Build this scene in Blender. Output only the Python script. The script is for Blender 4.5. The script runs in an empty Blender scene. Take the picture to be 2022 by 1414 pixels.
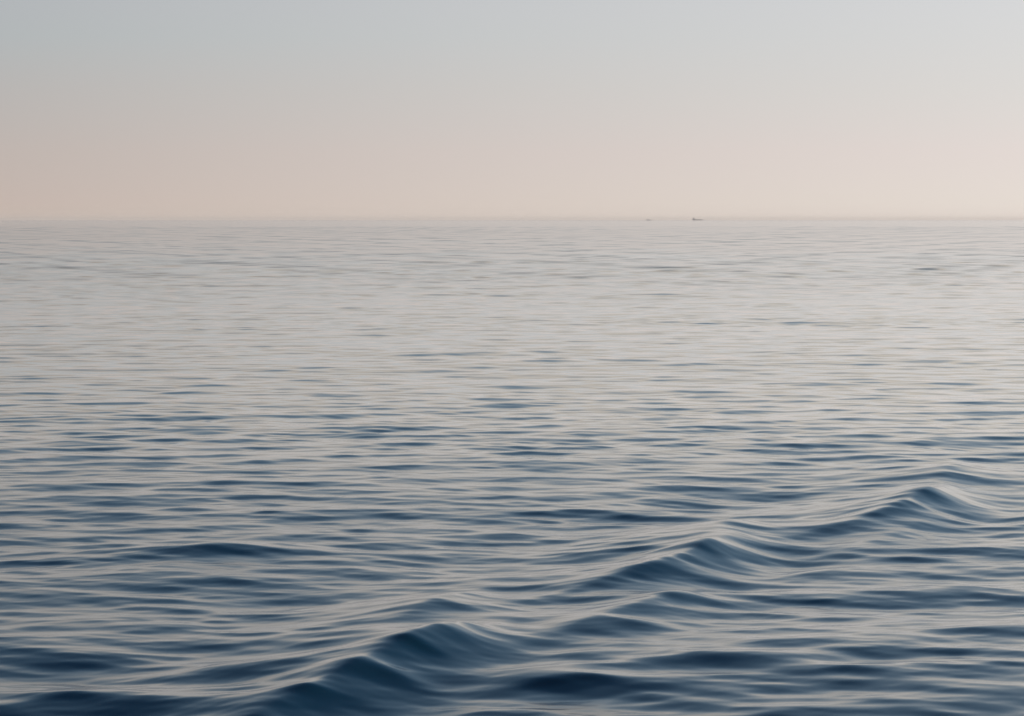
import bpy, bmesh, math
import numpy as np
from mathutils import Vector, Matrix
R = math.radians
scene = bpy.context.scene
C = scene.collection

# ---------------------------------------------------------------- camera
EYE = 5.0                                    # eye height above the sea (m)
LENS = 120.0
cam_d = bpy.data.cameras.new('camera')
cam_d.lens = LENS; cam_d.sensor_width = 36.0
cam_d.clip_start = 0.1; cam_d.clip_end = 200000.0
cam = bpy.data.objects.new('camera', cam_d)
cam.location = (0, 0, EYE)
PITCH = math.atan((707 - 434.2) / (2022 * LENS / 36))
cam.rotation_euler = (math.pi/2 - PITCH, R(0.03), 0)
C.objects.link(cam); scene.camera = cam

# ---------------------------------------------------------------- view
scene.view_settings.view_transform = 'Standard'
scene.view_settings.look = 'None'
scene.view_settings.exposure = 0.0
scene.view_settings.gamma = 1.0
scene.cycles.volume_bounces = 3
scene.view_settings.use_curve_mapping = False

# ---------------------------------------------------------------- sky
SUN_EL = R(3.0); SUN_AZ = R(78.0)            # azimuth from +Y (view) towards +X (right)
def lin(c):
    return tuple(((v/255)/12.92 if v/255 <= 0.04045 else ((v/255+0.055)/1.055)**2.4) for v in c) + (1.0,)
w = bpy.data.worlds.new('World'); scene.world = w; w.use_nodes = True
nt = w.node_tree; nt.nodes.clear(); N = nt.nodes.new; L = nt.links.new
out = N('ShaderNodeOutputWorld'); bg = N('ShaderNodeBackground')
bg.inputs['Strength'].default_value = 0.1
tc = N('ShaderNodeTexCoord'); sep = N('ShaderNodeSeparateXYZ'); L(tc.outputs['Generated'], sep.inputs[0])
def math_node(op, a, b=None, clamp=False):
    n = N('ShaderNodeMath'); n.operation = op; n.use_clamp = clamp
    for i, v in enumerate((a, b)):
        if v is None: continue
        if isinstance(v, (int, float)): n.inputs[i].default_value = v
        else: L(v, n.inputs[i])
    return n.outputs[0]
z = math_node('MAXIMUM', sep.outputs['Z'], 0.0)
rt = math_node('SQRT', z)
def ramp(stops):
    n = N('ShaderNodeValToRGB'); L(rt, n.inputs[0]); e = n.color_ramp.elements
    n.color_ramp.interpolation = 'LINEAR'
    for i, (zz, c) in enumerate(stops):
        p = math.sqrt(zz)
        el = e[i] if i < 2 else e.new(p)
        el.position = p; el.color = lin(c)
    return n.outputs[0]
HIGH = [(0.085, (191,181,170)), (0.12, (172,171,170)), (0.17, (128,147,162)), (0.26, (74,104,130)), (0.45, (34,68,100)), (1.0, (12,38,70))]  # unseen sky above the frame; lowest stops warmed to tint the water's highlights
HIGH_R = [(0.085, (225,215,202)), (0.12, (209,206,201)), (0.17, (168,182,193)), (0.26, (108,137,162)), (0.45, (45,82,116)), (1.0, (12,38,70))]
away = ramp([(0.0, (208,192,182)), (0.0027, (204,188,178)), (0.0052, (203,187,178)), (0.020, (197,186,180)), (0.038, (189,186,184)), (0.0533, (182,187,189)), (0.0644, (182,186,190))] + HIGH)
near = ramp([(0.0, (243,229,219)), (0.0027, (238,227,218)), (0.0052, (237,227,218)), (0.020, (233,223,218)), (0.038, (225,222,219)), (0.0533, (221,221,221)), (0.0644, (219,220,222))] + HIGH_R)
sx, sy = math.sin(SUN_AZ), math.cos(SUN_AZ)
dot = math_node('ADD', math_node('MULTIPLY', sep.outputs['X'], sx), math_node('MULTIPLY', sep.outputs['Y'], sy))
a0, a1 = math.cos(SUN_AZ + R(8.5)), math.cos(SUN_AZ - R(8.5))
t = math_node('MULTIPLY', math_node('SUBTRACT', dot, a0), 1.0/(a1-a0))
t = math_node('MAXIMUM', math_node('MINIMUM', t, 1.25), -0.35)
mx = N('ShaderNodeMix'); mx.data_type = 'RGBA'; mx.clamp_factor = False
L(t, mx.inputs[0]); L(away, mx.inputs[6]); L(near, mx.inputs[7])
sc10 = N('ShaderNodeVectorMath'); sc10.operation = 'SCALE'; sc10.inputs['Scale'].default_value = 10.0
L(mx.outputs[2], sc10.inputs[0])
# afterglow added round the low sun to brighten the haze, unseen on the right
glow = math_node('MULTIPLY', math_node('POWER', math_node('MAXIMUM', dot, 0.0), 10.0),
                 math_node('POWER', math_node('SUBTRACT', 1.0, z), 7.0))
gc = N('ShaderNodeVectorMath'); gc.operation = 'SCALE'; gc.inputs[0].default_value = (26.0, 19.0, 13.0)
L(glow, gc.inputs['Scale'])
ga = N('ShaderNodeVectorMath'); ga.operation = 'ADD'; L(sc10.outputs[0], ga.inputs[0]); L(gc.outputs[0], ga.inputs[1])
sky = N('ShaderNodeTexSky'); sky.sky_type = 'NISHITA'; sky.sun_disc = False
sky.sun_elevation = SUN_EL; sky.sun_rotation = SUN_AZ; sky.dust_density = 2.0
mx2 = N('ShaderNodeMix'); mx2.data_type = 'RGBA'; mx2.inputs[0].default_value = 0.06
L(ga.outputs[0], mx2.inputs[6]); L(sky.outputs[0], mx2.inputs[7])
L(mx2.outputs[2], bg.inputs['Color']); L(bg.outputs[0], out.inputs[0])

# ---------------------------------------------------------------- sun
sd = bpy.data.lights.new('sun', 'SUN'); sd.energy = 5.0; sd.angle = R(3.0); sd.color = (1.0, 0.86, 0.73)
so = bpy.data.objects.new('sun', sd); C.objects.link(so)
sdir = Vector((math.sin(SUN_AZ)*math.cos(SUN_EL), math.cos(SUN_AZ)*math.cos(SUN_EL), math.sin(SUN_EL)))
so.rotation_euler = (-sdir).to_track_quat('-Z', 'Y').to_euler(); so.location = (200, 40, 60)

# ---------------------------------------------------------------- the sea surface
F = 2022 * LENS / 36
def at(px, py, zz=0.0):
    """sea point seen at photograph pixel px, py when it stands zz above mean level"""
    d = (EYE - zz) * F / (py - 434.5)
    return (px - 1011) / F * d, d

LONG = 1.5                                   # waves run longer towards the open sea than across it
rng = np.random.default_rng(11)
# adaptive polar sheet round the camera's foot: dense in the view, coarse behind
HP = EYE * F * 0.5064                       # rendered pixels below the horizon = HP / r
inner = np.linspace(0.5, 24.0, 60)[:-1]
rows = HP / np.concatenate([np.arange(HP/24.0, HP/150, -0.36), np.arange(HP/150, 0.0, -0.25)])
rows = rows[rows < 9000]
far = np.geomspace(rows[-1]*1.15, 60000, 14)
rad = np.concatenate([inner, rows, far]).astype(np.float64)
az_f = np.linspace(R(-11.5), R(11.5), 1150)
az_s = R(11.5) + (R(180)-R(11.5)) * np.linspace(0, 1, 150)[1:]**1.6
az = np.concatenate([-az_s[::-1][:], az_f, az_s[:-1]])
nr, na = len(rad), len(az)
dr = np.gradient(rad)/LONG
X = (rad[:, None] * np.sin(az)[None, :]).astype(np.float32)
Y = (rad[:, None] * np.cos(az)[None, :]).astype(np.float32)
Z = np.zeros_like(X); DX = np.zeros_like(X); DY = np.zeros_like(X)
lost = np.zeros(nr)                          # slope variance finer than the mesh

def sm(x): x = np.clip(x, 0, 1); return x*x*(3-2*x)
#           wavelength range, number, rms slope of the band, spread of direction
BANDS = [(0.15, 0.32, 30, 0.013, 20), (0.32, 0.6, 44, 0.028, 22), (0.6, 1.2, 56, 0.042, 22), (1.2, 2.4, 60, 0.038, 23),
         (2.4, 4.8, 44, 0.021, 22), (4.8, 9.0, 30, 0.010, 24), (9.0, 20., 30, 0.006, 26), (20., 45., 24, 0.005, 28),
         (45., 110., 16, 0.0035, 30), (110., 260., 10, 0.003, 30)]
# calmer water beyond the boat's own disturbance, a breath of wind on the open sea far out
CALM = 1.08 + 0.14*sm((44-rad)/12) - 0.33*sm((rad-48)/67)
OPEN = CALM*(1 + 2.2*sm((rad-160)/260))
SWELL = CALM*(1 + 1.9*sm((rad-200)/300))
NEAR = CALM*(1 + 0.35*sm((50-rad)/14))
# slow patches where the breeze roughens the water more or less
patch = np.zeros_like(X)
for k in range(10):
    lam = rng.uniform(14, 60); th = rng.uniform(R(60), R(120))
    patch += np.cos(2*np.pi/lam*(np.cos(th)*X*0.5 + np.sin(th)*Y/LONG) + rng.uniform(0, 6.28)).astype(np.float32)
group = np.zeros_like(X)                     # waves come in short groups: lively spots with quiet water between
for k in range(16):
    lam = rng.uniform(4, 15); th = rng.uniform(R(25), R(155))
    group += np.cos(2*np.pi/lam*(np.cos(th)*X + np.sin(th)*Y/LONG) + rng.uniform(0, 6.28)).astype(np.float32)
group = group / math.sqrt(8)
patch = (1.0 + 0.14 * patch / math.sqrt(5)) * (0.94 + 0.10*np.maximum(group, 0))
del group
for lo, hi, n, slope, spread in BANDS:
    for k in range(n):
        lam = lo * (hi/lo)**((k + rng.uniform(0, 1))/n)
        th = R(90) + R(4) + rng.normal(0, R(spread))
        ph = rng.uniform(0, 2*np.pi)
        kk = 2*np.pi/lam
        s1 = slope*math.sqrt(2.0/n)
        amp = s1/kk
        f = sm((lam/dr - 1.0)/1.6)           # fade where the rows are too far apart to carry it
        lost += (1 - f**2) * s1*s1/2
        live = np.where(f > 0.003)[0]
        if not len(live): continue
        a_, b_ = live[0], live[-1]+1
        # side and rear columns are coarser than the rows: let short waves die out there
        p = kk*(math.cos(th)*X[a_:b_] + math.sin(th)*Y[a_:b_]/LONG) + ph
        A = (amp*f[a_:b_]*(CALM if lam < 1.6 or lam > 24 else OPEN*NEAR/CALM if lam < 9 else SWELL)[a_:b_])[:, None].astype(np.float32)
        if lam < 20: A = A*patch[a_:b_]
        Z[a_:b_] += A*np.cos(p)
        q = 0.8
        DX[a_:b_] -= q*A*math.cos(th)*np.sin(p); DY[a_:b_] -= LONG*q*A*math.sin(th)*np.sin(p)

def region(cx, cy, rr):
    rr *= LONG
    r0 = np.searchsorted(rad, max(1, math.hypot(cx, cy)-rr)); r1 = np.searchsorted(rad, math.hypot(cx, cy)+rr)
    return slice(r0, r1)

def hill(px, py, h, axis, lfar, lnear, wl, wr, shift=0.0):
    """one hump of the boat's wake: a rounded long-crested ridge whose crest runs away from the camera,
       axis = degrees the crest leans to the right, lfar / lnear = how far it reaches, wl / wr = its two flanks"""
    cx, cy = at(px, py, h); m = region(cx, cy, 14)
    a = R(axis); ex, ey = X[m]-cx, (Y[m]-cy)/LONG
    v = ex*math.sin(a) + ey*math.cos(a); u = ex*math.cos(a) - ey*math.sin(a)
    u = u - shift*v*v
    k = np.where(u > 0, wr, wl)
    prof = 1.25*np.exp(-(np.sqrt(u*u+0.03)-0.1732)/(0.85*k)) - 0.25*np.exp(-(u/(2.6*k))**2) - 0.22*np.exp(-((np.abs(u)-2.3*k)/(1.0*k))**2)
    env = np.exp(-(v/np.where(v > 0, lfar, lnear))**2)
    Z[m] += (h*prof*env).astype(np.float32)

def riplet(px, py, h, z0, crest_dir, lam, su, sv):
    """a short train of ripples crossing a hump, one crest at the given place"""
    cx, cy = at(px, py, z0+h); m = region(cx, cy, 9)
    a = R(crest_dir); ex, ey = X[m]-cx, (Y[m]-cy)/LONG
    v = ex*math.cos(a) + ey*math.sin(a); u = -ex*math.sin(a) + ey*math.cos(a)
    u = u + 0.05*v*v
    w_ = np.exp(-(u/su)**2 - (v/sv)**2)
    p_ = 2*np.pi*u/lam
    Z[m] += (h*w_*(np.cos(p_) + 0.22*np.cos(2*p_))).astype(np.float32)

# --- the three humps where the wake's crests cross
hill( 850, 1232, .28, 27, 1.6, 4.4, 1.15, .48)
hill( 880, 1168, .14, 22, 1.4, 1.8, 1.0, .60)
hill(1395, 1062, .30, 25, 1.9, 3.4, 1.25, .55, shift=-.05)
hill(1310, 1163, .17, 34, 1.3, 2.4, .95, .50)
hill(1440, 1035, .13, 20, 1.6, 1.6, 1.1, .70)
hill(1838,  965, .32, 25, 2.3, 3.6, 1.35, .60, shift=-.05)
hill(1795, 1034, .10, 30, 1.4, 2.2, 1.0, .55)
hill(1885,  926, .15, 20, 2.0, 2.0, 1.2, .75)
hill( 420, 1085, .07, 20, 2.5, 2.5, 1.3, 1.3)
hill(2260,  885, .22, 24, 3, 4, 1.2, 0.9)
# --- short crests riding over them
riplet( 850, 1235, .022, .26, 24, 1.6, 1.3, 1.5)
riplet(1395, 1064, .022, .26, 22, 1.8, 1.3, 1.6)
riplet(1270, 1204, .030, .14, 20, 1.8, 0.9, 1.2)
riplet(1838,  966, .022, .28, 20, 2.0, 1.5, 1.8)
riplet(1770, 1153, .050, .00,  8, 2.3, 1.2, 2.2)
# --- leftover swell
riplet( 420, 1080, .045, .05, 10, 3.0, 1.3, 2.4)
riplet(  60, 1350, .065, .00,  5, 3.6, 1.4, 1.7)
riplet(1080, 1322, .025, .00,  6, 2.6, 1.3, 1.8)
riplet(1500, 1290, .040, .00,  0, 2.4, 1.2, 2.2)

X += DX; Y += DY
co = np.stack([X, Y, Z], axis=-1).reshape(-1, 3)
co = np.vstack([co, [[0, 0, float(Z[0].mean())]]]).astype(np.float32)
i = np.arange(nr-1)[:, None]*na; j = np.arange(na)[None, :]; j2 = (j+1) % na
quads = np.stack([i+j, i+j2, i+na+j2, i+na+j], axis=-1).reshape(-1, 4)[:, ::-1]
tris = np.stack([np.full(na, nr*na), np.arange(na), (np.arange(na)+1) % na], axis=-1)[:, ::-1]
loops = np.concatenate([quads.ravel(), tris.ravel()]).astype(np.int32)
starts = np.concatenate([np.arange(len(quads))*4, len(quads)*4 + np.arange(len(tris))*3]).astype(np.int32)
me = bpy.data.meshes.new('sea')
me.vertices.add(len(co)); me.vertices.foreach_set('co', co.ravel())
me.loops.add(len(loops)); me.loops.foreach_set('vertex_index', loops)
me.polygons.add(len(starts)); me.polygons.foreach_set('loop_start', starts)
me.polygons.foreach_set('use_smooth', np.ones(len(starts), dtype=bool))
me.update(calc_edges=True)
# unresolved ripples are carried as micro-roughness: GGX alpha = sqrt(2)*rms slope
# it varies in gusts: breaths of wind darken and dull long low patches of the open water
gust = np.zeros_like(X); gn = np.zeros(nr)
for k in range(56):
    lx = 5*(35/5)**rng.uniform(0, 1); ly = lx*rng.uniform(1.5, 5)
    fg = sm((ly/(dr*LONG) - 1.2)/2.0)
    gust += (fg[:, None]*np.cos(2*np.pi*(X/lx*rng.choice([-1, 1]) + Y/ly) + rng.uniform(0, 6.28))).astype(np.float32)
    gn += fg*fg/2
gust /= np.sqrt(gn + 1e-3)[:, None].astype(np.float32)
far_w = sm((rad-180)/300)[:, None]
gf = 1 + far_w*(4.0*np.maximum(gust, 0)**1.5 - 0.3)
base = 0.003 + 0.014*sm((95-rad)/50)
var_ = (lost*0.006)[:, None]*gf + (base**2)[:, None] + far_w*(0.010*np.maximum(gust - 0.2, 0))**2
rough = np.sqrt(np.sqrt(2*var_)).astype(np.float32)
del gust
at_r = me.attributes.new('micro_ripple', 'FLOAT', 'POINT')
at_r.data.foreach_set('value', np.concatenate([rough.ravel(), rough[0, :1]]).astype(np.float32))

m = bpy.data.materials.new('sea_water'); m.use_nodes = True
t_ = m.node_tree; bs = t_.nodes['Principled BSDF']
bs.inputs['Base Color'].default_value = (0.003, 0.024, 0.046, 1)
bs.inputs['IOR'].default_value = 1.38
an = t_.nodes.new('ShaderNodeAttribute'); an.attribute_name = 'micro_ripple'
t_.links.new(an.outputs['Fac'], bs.inputs['Roughness'])
bs.inputs['Coat Weight'].default_value = 0.68; bs.inputs['Coat IOR'].default_value = 1.33
t_.links.new(an.outputs['Fac'], bs.inputs['Coat Roughness'])
me.materials.append(m)
sea = bpy.data.objects.new('sea', me); C.objects.link(sea); sea['kind'] = 'structure'

# ---------------------------------------------------------------- materials for small things
def mat(name, col, rough=0.6, metal=0.0, var=0.15, scale=3.0):
    mm = bpy.data.materials.new(name); mm.use_nodes = True
    q = mm.node_tree; b = q.nodes['Principled BSDF']
    nz = q.nodes.new('ShaderNodeTexNoise'); nz.inputs['Scale'].default_value = scale; nz.inputs['Detail'].default_value = 4
    tcn = q.nodes.new('ShaderNodeTexCoord'); q.links.new(tcn.outputs['Object'], nz.inputs['Vector'])
    r_ = q.nodes.new('ShaderNodeValToRGB')
    r_.color_ramp.elements[0].color = tuple(c*(1-var) for c in col)+(1,)
    r_.color_ramp.elements[1].color = tuple(min(1, c*(1+var)) for c in col)+(1,)
    q.links.new(nz.outputs['Fac'], r_.inputs[0]); q.links.new(r_.outputs[0], b.inputs['Base Color'])
    b.inputs['Roughness'].default_value = rough; b.inputs['Metallic'].default_value = metal
    return mm
M_hull = mat('pale_hull_paint', (0.66, 0.65, 0.64), 0.5, scale=.2)
M_white = mat('pale_ship_paint', (0.75, 0.73, 0.70), 0.5, scale=.3)
M_deck = mat('deck_paint', (0.6, 0.56, 0.52), 0.6, scale=.3)
M_glass = mat('bridge_glass', (0.02, 0.025, 0.03), 0.1)
M_steel = mat('mast_steel', (0.12, 0.12, 0.12), 0.5)

def obj(name, bm, material, parent=None):
    d = bpy.data.meshes.new(name); bm.to_mesh(d); bm.free(); d.materials.append(material)
    o = bpy.data.objects.new(name, d); C.objects.link(o)
    if parent: o.parent = parent
    return o
def thing(name, label, cat, loc, rz=0, group=None):
    o = bpy.data.objects.new(name, None); C.objects.link(o)
    o.location = loc; o.rotation_euler = (0, 0, rz); o['label'] = label; o['category'] = cat
    if group: o['group'] = group
    return o
def box(bm, cx, cy, cz, sx, sy, sz, bev=0.0):
    r = bmesh.ops.create_cube(bm, size=1, matrix=Matrix.Translation((cx, cy, cz)) @ Matrix.Diagonal((sx, sy, sz, 1)))
    if bev:
        es = list({e for v in r['verts'] for e in v.link_edges})
        bmesh.ops.bevel(bm, geom=es, offset=bev, segments=2, affect='EDGES')
def cyl(bm, cx, cy, z0, z1, r0, r1=None, n=12):
    bmesh.ops.create_cone(bm, cap_ends=True, segments=n, radius1=r0, radius2=r0 if r1 is None else r1, depth=z1-z0,
                          matrix=Matrix.Translation((cx, cy, (z0+z1)/2)))
def hull_bm(length, beam, free, sheer, rake, draft=1.5):
    """bow at +X; stations of a rounded section"""
    bm = bmesh.new(); st = []
    n = 24
    for k in range(n+1):
        s = k/n; x = (s-0.5)*length
        wd = beam/2*(min(1, 0.72+s*1.6) if s < 0.2 else 1)*(1-max(0, (s-0.72)/0.28)**2.2)
        wd = max(wd, 0.02)
        top = free + sheer*max(0, (s-0.75)/0.25)**1.6 + sheer*0.25*max(0, (0.15-s)/0.15)
        rk = rake*max(0, (s-0.8)/0.2)
        sec = [(x+rk, wd, top), (x+rk*0.5, wd*0.96, top*0.45), (x, wd*0.84, -draft*0.4), (x-rk*.2, wd*0.45, -draft),
               (x-rk*.2, -wd*0.45, -draft), (x, -wd*0.84, -draft*0.4), (x+rk*0.5, -wd*0.96, top*0.45), (x+rk, -wd, top)]
        st.append([bm.verts.new(p) for p in sec])
    for a, b in zip(st, st[1:]):
        for k in range(7): bm.faces.new((a[k], a[k+1], b[k+1], b[k]))
        bm.faces.new((a[7], a[0], b[0], b[7]))
    bm.faces.new(st[0]); bm.faces.new(st[-1][::-1])
    bmesh.ops.recalc_face_normals(bm, faces=bm.faces)
    return bm

# ---------------------------------------------------------------- cargo ship on the horizon, bow to the right
SD = 30000.0
sxp = (1377.3-1011)/F*SD
s = thing('cargo_ship', 'hazy grey cargo ship on the horizon with a tall deckhouse at its left end', 'ship', (sxp, SD, 0), R(-2))
obj('hull', hull_bm(88, 14, 6.2, 3.0, 4.0), M_hull, s)
bm = bmesh.new()
box(bm, -34, 0, 9.4, 17, 12, 7.6, .2); box(bm, -34.6, 0, 15.3, 14.5, 11, 4.4, .2); box(bm, -34, 0, 19.1, 11, 12.6, 3.4, .2)
dh = obj('deckhouse', bm, M_white, s)
bm = bmesh.new(); box(bm, -28.45, 0, 19.4, .12, 11.6, 1.3); obj('window', bm, M_glass, dh)
bm = bmesh.new(); box(bm, -34, -6.34, 19.4, 9.4, .12, 1.3); obj('window', bm, M_glass, dh)
for k in range(5):
    bm = bmesh.new(); box(bm, -40+2.8*k, -6.05, 10.6, 1.0, .12, 1.0); obj('window', bm, M_glass, dh)
bm = bmesh.new(); cyl(bm, -39.6, 0, 17.0, 26.5, 2.1, 1.7, 16); obj('funnel', bm, M_deck, s)
bm = bmesh.new(); cyl(bm, -34, 0, 20.5, 30, .45, .25); box(bm, -34, 0, 26.2, .3, 5, .3); obj('mast', bm, M_steel, s)
for k in range(4):
    bm = bmesh.new(); box(bm, -17+13.5*k, 0, 6.9, 12.2, 10.5, 2.6, .25); obj('cargo_hatch', bm, M_deck, s)
bm = bmesh.new(); cyl(bm, 40, 0, 7.4, 13.5, .3, .18); box(bm, 40, 0, 11.5, .25, 3, .25); obj('foremast', bm, M_steel, s)

# ---------------------------------------------------------------- small vessel, left of the ship
BD = 28000.0
b = thing('fishing_boat', 'tiny low fishing boat on the horizon to the left of the cargo ship', 'boat', ((1281-1011)/F*BD, BD, 0), R(174))
b.scale = (1.5, 1.5, 1.5)
obj('hull', hull_bm(27, 7, 2.8, 1.6, 2.0, 1.0), M_hull, b)
bm = bmesh.new(); box(bm, 4, 0, 4.6, 7.5, 4.6, 3.6, .15); box(bm, 4.8, 0, 7.4, 4.2, 3.8, 2.0, .12)
wh = obj('wheelhouse', bm, M_white, b)
bm = bmesh.new(); box(bm, 6.95, 0, 7.7, .1, 3.2, .8); obj('window', bm, M_glass, wh)
bm = bmesh.new(); box(bm, 4.8, 1.95, 7.7, 3.2, .1, .8); obj('window', bm, M_glass, wh)
bm = bmesh.new(); cyl(bm, 4, 0, 8.4, 12, .18, .1); obj('mast', bm, M_steel, b)
bm = bmesh.new(); cyl(bm, -6, 0, 2.6, 8.5, .22, .14); box(bm, -8.5, 0, 7.2, 5.2, .2, .2); obj('net_boom', bm, M_steel, b)

# ---------------------------------------------------------------- sea haze
HZ = True
if HZ:
    bm = bmesh.new()
    box(bm, 0, 0, 14.0, 130000, 130000, 40)
    hm = bpy.data.materials.new('sea_haze'); hm.use_nodes = True
    q = hm.node_tree; q.nodes.clear()
    o_ = q.nodes.new('ShaderNodeOutputMaterial'); v_ = q.nodes.new('ShaderNodeVolumePrincipled')
    v_.inputs['Color'].default_value = (0.995, 0.99, 0.985, 1); v_.inputs['Density'].default_value = 1.7e-5
    v_.inputs['Anisotropy'].default_value = 0.2
    q.links.new(v_.outputs[0], o_.inputs['Volume'])
    hz = obj('haze', bm, hm); hz['kind'] = 'stuff'
